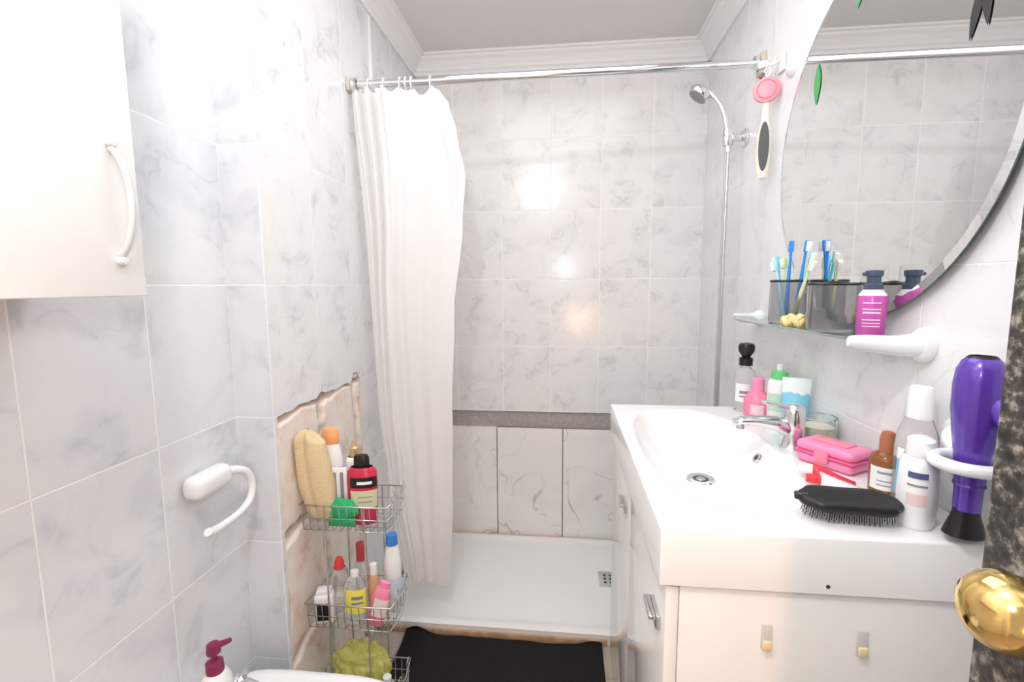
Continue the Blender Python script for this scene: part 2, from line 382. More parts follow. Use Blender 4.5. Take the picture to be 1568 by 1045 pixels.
# ------------------------------------------------------------------ vanity
def vanity():
    x0,x1,y0,y1=.155,XR-.002,.726,1.526; zt=.949
    parts=[]
    nx,ny=90,130
    def lin(a,b,n):
        l=[a,a+.0015,a+.004]; l+=[a+.008+(b-a-.016)*i/n for i in range(n+1)]; l+=[b-.004,b-.0015,b]; return l
    xs=lin(x0,x1,nx); ys=lin(y0,y1,ny)
    cx,cy,ax,ay=.338,1.135,.152,.335
    def hz(x,y):
        d=min(x-x0,y-y0,y1-y)
        z=zt
        if d<.004: z-=.004*(1-math.sqrt(max(0,1-(1-d/.004)**2)))
        u=(x-cx)/ax; v=(y-cy)/ay
        e=3.2 if u<0 else 2.3
        r=(abs(u)**e+abs(v)**2.4)**(1/2.6)
        if r<1:
            t=1-r; k=min(1,t/.6); k=1-(1-k)**2.2
            z-=.083*k
        return z
    bm=bmesh.new(); V=[[bm.verts.new((x,y,hz(x,y))) for x in xs] for y in ys]
    for j in range(len(ys)-1):
        for i in range(len(xs)-1): bm.faces.new((V[j][i],V[j][i+1],V[j+1][i+1],V[j+1][i]))
    zb=.857
    def skirt(line):
        lo=[bm.verts.new((v.co.x,v.co.y,zb)) for v in line]
        for i in range(len(line)-1): bm.faces.new((line[i],lo[i],lo[i+1],line[i+1]))
    skirt([r[0] for r in V]); skirt(V[0]); skirt(V[-1])
    bmesh.ops.recalc_face_normals(bm,faces=bm.faces)
    top=newobj('basin_top',bm,m_white); autosmooth(top,60); parts.append(top)
    m_body=m_lam
    parts.append(box('carcass',(.188,x1),(y0+.006,y1-.010),(.0,zb),m_body,.001))
    parts.append(box('top_lip',(x0+.003,.188),(y0+.003,y1-.003),(zb-.002,zb+.003),m_body))
    ym=1.126
    parts.append(box('door_near',(.166,.187),(y0+.006,ym-.002),(.09,zb-.006),m_body,.003))
    parts.append(box('door_far',(.166,.187),(ym+.002,y1-.008),(.09,zb-.006),m_body,.003))
    parts.append(box('plinth',(.18,.19),(y0+.02,y1-.02),(.0,.085),m_body))
    for yy in (.79,1.20):
        parts.append(box('handle_plate',(.158,.166),(yy-.03,yy+.03),(.752,.778),m_steel,.003))
        parts.append(box('handle_grip',(.146,.158),(yy-.03,yy+.03),(.770,.778),m_steel,.002))
    dz=hz(.330,1.135)
    parts.append(lathe('drain_ring',[(.016,.002),(.024,.003),(.031,.004),(.034,.0)],m_chrome,(.330,1.135,dz)))
    parts.append(lathe('drain_well',[(0,.0),(.018,.0022)],m_dark,(.330,1.135,dz+.0005)))
    parts.append(lathe('drain_strainer',[(0,.0035),(.010,.0035),(.012,.001)],m_steel,(.330,1.135,dz)))
    xo=.466; zo=hz(xo,1.16)
    parts.append(lathe('overflow_ring',[(.007,.003),(.012,.003),(.013,0)],m_chrome,(xo,1.16,zo+.002),M=RY(-55)))
    parts.append(lathe('overflow_hole',[(0,.0025),(.008,.0025)],m_dark,(xo,1.16,zo+.002),M=RY(-55)))
    m_hook=mat('clear_hook',(.95,.94,.90),.15,trans=.3,ior=1.2); m_yel=mat('hook_strip',(.86,.70,.42),.4)
    for hx in (.322,.463):
        parts.append(box('hook_plate',(hx-.008,hx+.008),(y0+.003,y0+.006),(.757,.798),m_hook,.0014))
        parts.append(box('hook_lip',(hx-.007,hx+.007),(y0-.003,y0+.0035),(.757,.773),m_yel,.003))
    parts.append(lathe('screw',[(0,0),(.003,0),(.003,.002),(0,.002)],m_dark,(.405,y0+.001,.870),M=RX(90)))
    group('vanity_unit',parts,(.4,1.126,.0))
vanity()
def faucet():
    X,Y,Z=.530,1.13,.949; p=[]
    p.append(lathe('base',[(0,0),(.028,0),(.029,.006),(.025,.012),(.0235,.05),(.024,.078),(.022,.088),(0,.092)],m_chrome,(X,Y,Z)))
    bm=bmesh.new(); rings=[]
    path=[((X,Y,Z+.045),.020,.026),((X-.04,Y,Z+.060),.018,.018),((X-.08,Y,Z+.066),.016,.012),((X-.115,Y,Z+.066),.015,.010),((X-.132,Y,Z+.062),.013,.008)]
    for (c,wy,wz) in path:
        rings.append([bm.verts.new((c[0],c[1]+wy*math.cos(a),c[2]+wz*math.sin(a))) for a in [k*math.pi/8 for k in range(16)]])
    for a,b in zip(rings,rings[1:]):
        for i in range(16): bm.faces.new((a[i],a[(i+1)%16],b[(i+1)%16],b[i]))
    bm.faces.new(rings[-1]); bm.faces.new(rings[0]); bmesh.ops.recalc_face_normals(bm,faces=bm.faces)
    p.append(newobj('spout',bm,m_chrome))
    p.append(lathe('aerator',[(0,0),(.009,0),(.009,.012)],m_steel,(X-.118,Y,Z+.047)))
    p.append(box('lever',(X-.075,X+.018),(Y-.012,Y+.012),(Z+.090,Z+.098),m_chrome,.0035,3,M=Matrix.Translation((X,Y,Z+.09))@RY(14)@Matrix.Translation((-X,-Y,-Z-.09))))
    p.append(lathe('lever_hub',[(.022,.084),(.021,.098),(.014,.106),(0,.108)],m_chrome,(X,Y,Z)))
    group('basin_faucet',p,(X,Y,Z))
faucet()

# ------------------------------------------------------------------ round mirror
def mirror():
    m_mir=mat('mirror_silver',(.86,.87,.865),.015,1.)
    c=(XR,1.12,1.64); R=.385; p=[]
    p.append(lathe('backing',[(0,.0),(R-.02,.0),(R-.008,.012)],m_dark,c,M=RY(-90),segs=96))
    p.append(lathe('edge',[(R-.008,.012),(R,.015),(R,.018)],mat('mirror_edge',(.10,.16,.15),.15),c,M=RY(-90),segs=96))
    p.append(lathe('mirror_face',[(0,.021),(R-.014,.021),(R,.018)],m_mir,c,M=RY(-90),segs=96,ang=.2))
    g=mat('leaf_green',(.08,.40,.12),.5); k=mat('leaf_black',(.03,.03,.03),.5)
    def leaf(y,z,ln,wd,rot,m):
        bm=bmesh.new(); pts=[]
        for i in range(13):
            t=i/12; pts.append((t*ln-ln/2,wd*math.sin(math.pi*t)**.9*(1-.25*t)))
        for i in range(11,0,-1):
            t=i/12; pts.append((t*ln-ln/2,-wd*math.sin(math.pi*t)**.9*(1-.25*t)))
        a=math.radians(rot); vs=[]
        for (u,v) in pts: vs.append(bm.verts.new((XR-.0225,y+u*math.sin(a)+v*math.cos(a),z-u*math.cos(a)+v*math.sin(a))))
        bm.faces.new(vs); return newobj('leaf_sticker',bm,m,False)
    p+= [leaf(1.32,1.82,.10,.018,0,g),leaf(1.162,1.937,.05,.010,20,g),leaf(.850,1.742,.085,.010,10,k),leaf(.832,1.752,.09,.011,-8,k),leaf(.812,1.768,.07,.009,-25,k)]
    group('round_mirror',p,c)
mirror()

# ------------------------------------------------------------------ glass shelf
ZS=1.230
def shelf():
    p=[]
    bm=bmesh.new()
    ya,yb=.93,1.62; out=[]
    for i in range(25):
        t=i/24; y=ya+(yb-ya)*t; x=.532+.012*t-.022*math.sin(math.pi*t); out.append((x,y))
    top=[bm.verts.new((x,y,ZS)) for x,y in out]+[bm.verts.new((.636,yb,ZS)),bm.verts.new((.636,ya,ZS))]
    f=bm.faces.new(top); r=bmesh.ops.extrude_face_region(bm,geom=[f])
    for v in [g for g in r['geom'] if isinstance(g,bmesh.types.BMVert)]: v.co.z-=.005
    bmesh.ops.recalc_face_normals(bm,faces=bm.faces)
    p.append(newobj('glass_sheet',bm,m_gglass,False))
    for y,tip,s in ((.915,.520,1.),(1.635,.560,.8)):
        p.append(lathe('wall_rosette',[(0,0),(.031*s,0),(.033*s,.008),(.028*s,.018),(.019*s,.026),(0,.03)],m_porc,(XR,y,ZS-.010),M=RY(-90),sy=.85))
        p.append(wires('bracket_arm',[[(XR-.01,y,ZS-.010,1.4*s),(XR-.04,y,ZS-.012,1.15*s),(XR-.075,y+.004,ZS-.010,.95*s),(tip+.012,y+.01,ZS-.006,.85*s),(tip,y+.012,ZS-.005,.55*s)]],.017,m_porc,6,True))
    group('glass_shelf',p,(.6,1.25,ZS))
shelf()
def tumbler(name,x,y,r,h,m,z):
    return lathe(name,[(0,0),(r*.93,0),(r,.004),(r,h-.001),(r-.001,h),(r-.003,h-.001),(r-.0035,.006),(0,.006)],m,(x,y,z),segs=40)
def toothbrush(name,base,tip,c,c2=None):
    b=Vector(base);t=Vector(tip);d=(t-b); dn=d.normalized()
    mm=mat(name+'_plastic',c,.25); mw=mat(name+'_bristle',(.9,.92,.95),.7)
    p=[wires('handle',[[tuple(b)+(1.1,),tuple(b+d*.4)+(1.3,),tuple(b+d*.7)+(.7,),tuple(b+d*.86)+(.7,),tuple(t)+(1.2,)]],.0042,mm,3,True)]
    q=Matrix.Translation(t-dn*.012)@dn.to_track_quat('Z','Y').to_matrix().to_4x4()
    bb=box('head',(-.006,.006),(-.003,.003),(-.014,.014),mm,.002); bb.data.transform(q); p.append(bb)
    br=box('bristles',(-.005,.005),(-.013,-.003),(-.012,.012),mw if c2 is None else mat(name+'_br2',c2,.7),.001); br.data.transform(q); p.append(br)
    return group(name,p,base)
def shelf_items():
    p=[tumbler('cup',.576,1.300,.043,.105,m_smoke,ZS+.0005)]
    p.append(lathe('rim',[(.0425,.104),(.0445,.107),(.0425,.110),(.040,.107),(.0425,.104)],m_black,(.576,1.300,ZS)))
    group('toothbrush_tumbler',p,(.576,1.3,ZS))
    for b,t,c in [((.572,1.300),(.585,1.318,1.438),(.02,.25,.85)),((.590,1.290),(.600,1.270,1.434),(.03,.28,.85)),((.570,1.310),(.560,1.340,1.400),(.25,.65,.8)),
                  ((.585,1.310),(.575,1.330,1.395),(.65,.8,.4)),((.565,1.290),(.550,1.325,1.388),(.4,.78,.9)),((.590,1.300),(.598,1.235,1.405),(.2,.72,.68)),((.580,1.285),(.594,1.225,1.385),(.80,.85,.5))]:
        toothbrush('toothbrush',(b[0],b[1],ZS+.010),t,c)
    q=[tumbler('cup',.565,1.075,.047,.098,m_smoke,ZS+.0005)]
    q.append(lathe('rim',[(.0465,.096),(.049,.099),(.0465,.102),(.044,.099),(.0465,.096)],m_black,(.565,1.075,ZS)))
    q.append(wires('lid_knob',[[(.54,1.09,ZS+.098),(.56,1.08,ZS+.108),(.59,1.06,ZS+.100)]],.002,m_black,2,True))
    group('storage_tumbler',q,(.565,1.075,ZS))
    m_y=mat('yellow_elastic',(.88,.68,.32),.6,bump=.6)
    pts=[]
    for k in range(40):
        a=2*math.pi*k/40; pts.append((.538+.016*math.cos(a),1.185+.030*math.sin(a),ZS+.012+.006*math.sin(5*a)))
    s=[wires('band',[pts+['c']],.007,m_y,4)]
    pts=[(.541+.013*math.cos(a),1.175+.018*math.sin(a),ZS+.022+.004*math.sin(4*a)) for a in [2*math.pi*k/30 for k in range(30)]]
    s.append(wires('band_upper',[pts+['c']],.005,m_y,4))
    group('hair_scrunchie',s,(.542,1.185,ZS))
    X,Y=.590,.985; r=.024
    s=[lathe('body',[(0,0),(r-.002,0),(r,.003),(r,.072),(r-.001,.076)],mat('serum_pink',(.58,.10,.42),.2),(X,Y,ZS+.0005)),
       lathe('shoulder',[(r-.001,.076),(r-.002,.080),(.018,.084),(.016,.088)],m_white,(X,Y,ZS)),
       lathe('pump',[(0,.078),(.015,.078),(.015,.098),(.011,.100),(.011,.112),(.014,.114),(.014,.124),(0,.125)],mat('pump_dark',(.08,.11,.17),.25),(X,Y,ZS)),
       lathe('clear_cap',[(.021,.082),(.021,.132),(.020,.134),(0,.135)],mat('thin_clear',(.95,.96,.97),.05,trans=1.,ior=1.02),(X,Y,ZS)),
       box('spout',(X-.020,X),(Y-.004,Y+.004),(ZS+.114,ZS+.121),mat('pump_dark2',(.08,.11,.17),.25),.002)]
    mw=mat('serum_print',(.85,.75,.85),.4)
    for k,(a,b) in enumerate([(.062,.064),(.050,.052),(.043,.046),(.030,.032),(.018,.0195),(.024,.0253)]): s.append(lathe('label_line',[(r+.0003,a),(r+.0003,b)],mw,(X,Y,ZS),arc=(math.radians(205),math.radians(275)),segs=12))
    group('serum_bottle',s,(X,Y,ZS))
shelf_items()

# ------------------------------------------------------------------ toiletries on the vanity
ZV=.9495
def bottle(name,x,y,z,parts,sx=1,sy=1,rot=0,tilt=None):
    P=[]
    M=RZ(rot)
    if tilt: M=tilt@M
    for n,prof,m in parts:
        arc=None
        if n.startswith('label'):
            a=math.atan2(-y,-x)-math.radians(rot); hw=math.radians(58 if 'small' not in n else 28); arc=(a-hw,a+hw)
        P.append(lathe(n,prof,m,(x,y,z),sx=sx,sy=sy,M=M,arc=arc))
    return group(name,P,(x,y,z))
def rb(r,h,c=.006):
    return [(0,0),(r-c*.5,0),(r,c*.6),(r,h-c*2),(r-c*.5,h-c*.6),(r*.72,h),]
m_clear=mat('clear_plastic',(.95,.955,.96),.05,trans=.85,ior=1.12)
m_lblw=mat('white_label',(.88,.89,.90),.4)
m_ink=mat('print_ink',(.25,.27,.30),.5)
m_pink=mat('pink_plastic',(.90,.25,.38),.25)
m_hot=mat('hot_pink',(.93,.28,.50),.3)
m_green=mat('green_cap',(.16,.68,.24),.3)
m_blue=mat('blue_cap',(.05,.25,.75),.3)
m_red=mat('red_plastic',(.80,.05,.07),.25)
m_wpl=mat('white_plastic',(.89,.90,.91),.28)
bottle('micellar_water_bottle',.548,1.482,ZV,[('body',rb(.029,.125),m_clear),('label',[(.0292,.03),(.0292,.085)],m_lblw),('label_small',[(.0294,.045),(.0294,.049)],m_ink),('label_small',[(.0294,.055),(.0294,.064)],m_ink),('neck',[(.021,.125),(.012,.135),(.012,.14)],m_clear),
    ('collar',[(.0,.138),(.019,.138),(.019,.160),(.012,.163),(.0,.163)],m_black),('flip_cap',[(0,.160),(.010,.162),(.021,.178),(.024,.192),(.020,.203),(0,.207)],m_black)])
bottle('pink_gel_bottle',.559,1.412,ZV,[('body',[(0,0),(.033,0),(.036,.006),(.036,.050),(.030,.062),(.020,.072),(.015,.075)],m_pink),('label_small',[(.0364,.012),(.0364,.040)],mat('label_palepink',(.93,.6,.66),.4)),('cap',[(0,.074),(.0165,.074),(.0165,.110),(.013,.114),(0,.114)],m_hot)])
bottle('deodorant_bottle',.600,1.375,ZV,[('body',rb(.029,.118),m_wpl),('label',[(.0293,.03),(.0293,.08)],mat('label_green',(.50,.72,.55),.4)),('cap',[(0,.116),(.021,.116),(.022,.120),(.021,.138),(.010,.143),(0,.143)],m_green),('nozzle',[(0,.143),(.008,.143),(.008,.160),(0,.161)],m_wpl)])
def stand_tube(name,x,y,z,h,w,mb,mc,rot):
    bm=bmesh.new(); R=[]; n=24
    for k in range(9):
        t=k/8; hw=w*(.82+.18*t); th=w*.75*(1-t)+.001
        R.append([bm.verts.new((hw*math.cos(a),th*math.sin(a),.02+(h-.02)*t)) for a in [2*math.pi*i/n for i in range(n)]])
    for a,b in zip(R,R[1:]):
        for i in range(n): bm.faces.new((a[i],a[(i+1)%n],b[(i+1)%n],b[i]))
    bm.faces.new(R[-1]); bm.faces.new(R[0]); bmesh.ops.recalc_face_normals(bm,faces=bm.faces)
    bmesh.ops.transform(bm,matrix=Matrix.Translation((x,y,z))@RZ(rot),verts=bm.verts)
    a=newobj('tube_body',bm,mb)
    c=lathe('cap',[(0,0),(w*.66,0),(w*.7,.002),(w*.7,.022),(0,.022)],mc,(x,y,z))
    return a,c
def band_mat(name,c1,c2,zs,rough=.3):
    m=bpy.data.materials.new(name); m.use_nodes=True; nt=m.node_tree; N=nt.nodes; L=nt.links; b=N['Principled BSDF']; b.inputs['Roughness'].default_value=rough
    g=N.new('ShaderNodeNewGeometry'); s=N.new('ShaderNodeSeparateXYZ'); L.new(g.outputs['Position'],s.inputs[0])
    r=N.new('ShaderNodeMapRange'); r.inputs['From Min'].default_value=zs[0]; r.inputs['From Max'].default_value=zs[1]; L.new(s.outputs[2],r.inputs[0])
    n=N.new('ShaderNodeTexNoise'); n.inputs['Scale'].default_value=45; L.new(g.outputs['Position'],n.inputs['Vector'])
    ad=N.new('ShaderNodeMath'); ad.operation='MULTIPLY_ADD'; ad.inputs[1].default_value=.5; ad.inputs[2].default_value=-.25; L.new(n.outputs['Fac'],ad.inputs[0])
    a2=N.new('ShaderNodeMath'); L.new(r.outputs[0],a2.inputs[0]); L.new(ad.outputs[0],a2.inputs[1])
    cr=N.new('ShaderNodeValToRGB'); cr.color_ramp.interpolation='CONSTANT'; e=cr.color_ramp.elements; e[0].color=c1+(1,); e[1].position=.5; e[1].color=c2+(1,)
    L.new(a2.outputs[0],cr.inputs[0]); L.new(cr.outputs[0],b.inputs['Base Color']); return m
a,c=stand_tube('x',.600,1.275,ZV,.140,.034,band_mat('tube_blue',(.25,.62,.82),(.85,.92,.94),(.99,1.10)),m_wpl,-20)
group('face_cream_tube',[a,c],(.600,1.275,ZV))
group('candle_jar',[tumbler('jar',.598,1.165,.041,.070,m_glass,ZV),lathe('wax',[(0,.005),(.036,.007),(.036,.048),(0,.048)],mat('candle_wax',(.90,.85,.70),.5,sss=.2),(.598,1.165,ZV))],(.598,1.165,ZV))
def soapbox():
    x,y=.568,1.035; R=Matrix.Translation((x,y,ZV))@RZ(-58)
    p=[box('lower_shell',(-.058,.058),(-.038,.038),(0,.024),m_hot,.011,4,R),box('upper_lid',(-.060,.060),(-.040,.040),(.025,.048),m_hot,.012,4,R),
       box('seam_lip',(-.061,.061),(-.041,.041),(.022,.027),mat('pink_deep',(.80,.14,.34),.35),.002,2,R),box('clasp',(-.014,.014),(-.046,-.036),(.012,.036),m_pink,.003,2,R),
       box('lid_ridge',(-.035,.035),(-.018,.018),(.0475,.051),m_pink,.0015,2,R)]
    group('soap_box',p,(x,y,ZV))
soapbox()
def lying_tube(name,x,y,L,r,rot,mb,mc,z=ZV):
    bm=bmesh.new(); R=[]; n=20
    for k in range(9):
        t=k/8; hw=r*(1+.35*t); th=r*(1-t)+.001
        R.append([bm.verts.new((t*L,hw*math.cos(a),th+th*math.sin(a)*.98+.0005)) for a in [2*math.pi*i/n for i in range(n)]])
    for a_,b_ in zip(R,R[1:]):
        for i in range(n): bm.faces.new((a_[i],a_[(i+1)%n],b_[(i+1)%n],b_[i]))
    bm.faces.new(R[-1]); bm.faces.new(R[0]); bmesh.ops.recalc_face_normals(bm,faces=bm.faces)
    T=Matrix.Translation((x,y,z))@RZ(rot); bmesh.ops.transform(bm,matrix=T,verts=bm.verts)
    a=newobj('tube_body',bm,mb)
    c=lathe('cap',[(0,-.024),(r*.62,-.024),(r*.75,0),(0,0)],mc,T@Vector((0,0,r+.001)),M=RZ(rot)@RY(90))
    group(name,[a,c],(x,y,z))
lying_tube('toothpaste_tube',.490,.958,.070,.015,-28,m_red,m_wpl)
lying_tube('toothpaste_tube',.484,.918,.070,.013,-15,m_wpl,m_red)
m_amber=mat('amber_glass',(.34,.12,.04),.08,trans=.35)
bottle('amber_serum_bottle',.588,.905,ZV,[('body',[(0,0),(.0235,0),(.025,.003),(.025,.062),(.020,.072),(.011,.078)],m_amber),('label',[(.0253,.010),(.0253,.052)],mat('label_beige',(.80,.79,.77),.5)),('label_small',[(.0255,.040),(.0255,.044)],m_ink),('label_small',[(.0255,.018),(.0255,.020)],m_ink),('label_small',[(.0255,.026),(.0255,.028)],m_ink),('cap',[(0,.076),(.0125,.076),(.0125,.100),(.010,.112),(.006,.114),(0,.114)],mat('brown_cap',(.40,.14,.07),.35))])
bottle('mouthwash_bottle',.606,.862,ZV,[('body',[(0,0),(.032,0),(.035,.004),(.035,.100),(.032,.125),(.022,.150),(.017,.158)],m_clear),('label_aqua',[(.0353,.02),(.0353,.080)],mat('label_aqua',(.15,.52,.74),.4)),('label_white',[(.0353,.080),(.0353,.100)],m_lblw),('cap',[(0,.152),(.021,.152),(.0215,.155),(.020,.200),(.018,.206),(0,.207)],m_wpl)],sx=.8,sy=1.,rot=0)
bottle('body_lotion_bottle',.562,.790,ZV,[('body',[(0,0),(.034,0),(.0365,.005),(.037,.06),(.035,.100),(.028,.112)],m_wpl),('label_small',[(.0378,.040),(.0376,.058)],mat('label_rose',(.85,.62,.64),.4)),('label_small_brand',[(.0375,.083),(.0368,.092)],mat('label_navy',(.08,.10,.25),.4)),('label_small',[(.0378,.070),(.0377,.073)],m_ink),('cap',[(0,.108),(.026,.108),(.027,.112),(.025,.136),(.018,.140),(0,.140)],m_wpl)],sx=.7,sy=1.,rot=-35)
def hairbrush():
    x,y=.462,.790; T=Matrix.Translation((x,y,ZV+.028))@RZ(-6)@RX(6)
    bm=bmesh.new(); n=48
    def outline(a):
        r=1+.045*math.cos(6*a); return (.072*math.copysign(abs(math.cos(a))**.6,math.cos(a))*r,.034*math.copysign(abs(math.sin(a))**.6,math.sin(a))*r)
    lv=[(.86,-.006),(.98,-.002),(1,.004),(.96,.009),(.88,.011),(.4,.012),(0.02,.012)]
    R=[[bm.verts.new((outline(2*math.pi*i/n)[0]*s,outline(2*math.pi*i/n)[1]*s,h)) for i in range(n)] for s,h in lv]
    for a_,b_ in zip(R,R[1:]):
        for i in range(n): bm.faces.new((a_[i],a_[(i+1)%n],b_[(i+1)%n],b_[i]))
    bm.faces.new(R[-1]); bm.faces.new(R[0][::-1])
    bmesh.ops.transform(bm,matrix=T,verts=bm.verts)
    p=[newobj('paddle',bm,mat('brush_black',(.012,.012,.013),.45))]
    bl=[]
    for i in range(-9,10):
        for j in range(-3,4):
            u,v=i*.0068,j*.008
            if (u/.068)**2+(v/.030)**2<1:
                a_=T@Vector((u,v,-.005)); b_=T@Vector((u*1.06,v*1.06,-.024)); b_.z=max(b_.z,ZV+.0008); bl.append([tuple(a_),tuple(b_)])
    p.append(wires('bristles',bl,.0007,m_black,1))
    h=wires('handle',[[tuple(T@Vector((-.060,0,.004)))+(1.4,),tuple(T@Vector((-.072,.004,.004)))+(1.1,),tuple(T@Vector((-.078,.006,.003)))+(.9,)]],.007,m_black,4,True); p.append(h)
    group('hair_brush',p,(x,y,ZV))
hairbrush()

# ------------------------------------------------------------------ hair dryer in porcelain ring
def dryer():
    m_pur=mat('purple_metallic',(.11,.045,.42),.25,.2,coat=.6); X,Y=.590,.732
    p=[lathe('barrel',[(.016,1.000),(.0165,1.03),(.019,1.06),(.022,1.09),(.026,1.12),(.0295,1.15),(.0295,1.185),(.027,1.208),(.022,1.220),(.018,1.224)],m_pur,(X,Y,0)),
       lathe('air_inlet',[(.018,1.224),(.015,1.227),(.014,1.220),(0,1.219)],m_black,(X,Y,0)),
       lathe('band',[(.0175,1.035),(.019,1.038),(.0180,1.041)],m_pur,(X,Y,0)),
       lathe('nozzle',[(.016,1.002),(.018,.99),(.023,.975),(.027,.962),(.025,.961),(.014,.985),(.0,.99)],m_black,(X,Y,0),sx=1,sy=.8)]
    p.append(wires('grip',[[(X+.01,Y-.02,1.16,1),(X+.014,Y-.07,1.12,1),(X+.016,Y-.12,1.06,.85)]],.017,m_pur,6,True))
    group('hair_dryer',p,(X,Y,1.1))
    c=(X-.004,Y,1.070)
    ring=[[(c[0]+.038*math.cos(a),c[1]+.038*math.sin(a),c[2]) for a in [2*math.pi*k/40 for k in range(40)]]+['c']]
    q=[wires('ring',ring,.0095,m_porc,6),
       wires('arm',[[(XR-.005,Y+.09,1.085,1.7),(XR-.03,Y+.075,1.083,1.5),(X+.014,Y+.040,1.073,1.1)]],.012,m_porc,6,True),
       lathe('wall_rosette',[(0,0),(.030,0),(.032,.006),(.024,.016),(0,.022)],m_porc,(XR,Y+.09,1.085),M=RY(-90))]
    group('hair_dryer_holder',q,(XR,Y,1.08))
dryer()

# ------------------------------------------------------------------ bath brush hanging
def bathbrush():
    X=XR-.040; Y=1.585; p=[]
    m_pp=mat('brush_pink',(.95,.36,.42),.4); m_cream=mat('brush_cream',(.92,.80,.70),.4)
    FR=RZ(-22)@RX(90)
    p.append(lathe('brush_head',[(0,.010),(.026,.010),(.036,.006),(.038,0),(.032,-.008),(0,-.011)],m_pp,(X,Y,1.910),M=FR))
    p.append(lathe('brush_ring',[(.028,.009),(.026,.0125),(.024,.010)],mat('brush_pink_dark',(.90,.28,.36),.4),(X,Y,1.910),M=FR))
    hd=lathe('handle',[(0,0),(.008,.002),(.009,.03),(.012,.06),(.0185,.10),(.0195,.16),(.017,.20),(.010,.222),(0,.226)],m_cream,(0,0,0))
    hd.data.transform(Matrix.Translation((X,Y,1.875))@RZ(-22)@Matrix.Diagonal((1,.42,-1,1))); p.append(hd); hd.data.flip_normals()
    g=lathe('grip_inlay',[(0,.0085),(1,.0085),(1,0)],m_dark,(0,0,0),segs=32)
    g.data.transform(Matrix.Translation((X,Y,1.745))@RZ(-22)@Matrix.Diagonal((.0145,1,.072,1))@RX(90)); p.append(g)
    p.append(wires('hang_loop',[[(X,Y,1.945),(X+.010,Y,1.965),(X+.002,Y,1.985),(X-.008,Y,1.965),(X,Y,1.945)]],.002,m_white,2))
    q=[box('hook_plate',(XR-.008,XR),(Y-.03,Y+.015),(1.955,2.01),m_white,.004),wires('hook',[[(XR-.006,Y,1.995),(XR-.030,Y,1.975),(XR-.040,Y,1.978),(XR-.040,Y,1.988)]],.003,m_white,3,True)]
    group('bath_brush',p,(X,Y,1.8))
    group('wall_hook',q,(XR,Y,1.98))
    r=[lathe('suction_cup',[(0,0),(.032,0),(.026,.010),(.008,.018),(0,.019)],m_wpl,(XR,Y-.075,1.945),M=RY(-90)),
       lathe('knot',[(0,-.014),(.012,-.010),(.015,0),(.012,.010),(0,.014)],m_wpl,(X+.0,Y+.035,1.995)),
       lathe('red_bead',[(0,-.006),(.006,0),(0,.006)],m_red,(X,Y+.05,1.965))]
    group('suction_hook',r,(XR,Y-.09,1.93))
bathbrush()

# ------------------------------------------------------------------ wall cabinet left
def cabinet():
    xf=-.62; p=[]
    p.append(box('carcass',(XL1,xf-.02),(-.12,.652),(1.322,2.02),m_lam,.001))
    p.append(box('door_leaf_near',(xf-.019,xf),(-.118,.262),(1.318,2.022),m_white,.002))
    p.append(box('door_leaf_far',(xf-.019,xf),(.266,.656),(1.318,2.022),m_white,.002))
    y=.617; mh=mat('handle_grey_white',(.70,.72,.73),.25)
    p.append(wires('bow_handle',[[(xf+.002,y,1.520,1.),(xf+.010,y,1.514,.95),(xf+.022,y,1.490,.85),(xf+.027,y,1.447,.9),(xf+.022,y,1.404,.85),(xf+.010,y,1.380,.95),(xf+.002,y,1.374,1.)]],.0048,mh,5,True))
    for z in (1.527,1.367): p.append(lathe('handle_foot',[(0,0),(.0075,0),(.0075,.004),(.005,.009),(0,.010)],mh,(xf,y,z),M=RY(90)))
    group('wall_cabinet',p,(XL1,.3,1.3))
cabinet()

# ------------------------------------------------------------------ toilet paper holder
def tph():
    p=[]; X=XL1
    p.append(box('wall_plate',(X,X+.050),(.893,1.008),(.870,.923),m_porc,.020,5))
    p.append(wires('arm',[[(X+.035,.995,.902,1.2),(X+.050,1.030,.897,1.0),(X+.056,1.048,.875,.95),(X+.058,1.052,.845,.9),(X+.058,1.043,.812,.9),(X+.058,1.000,.797,.9),(X+.058,.940,.797,.9),(X+.058,.905,.799,1.1),(X+.058,.898,.805,1.0)]],.0095,m_porc,6,True))
    group('toilet_paper_holder',p,(X,.95,.9))
tph()

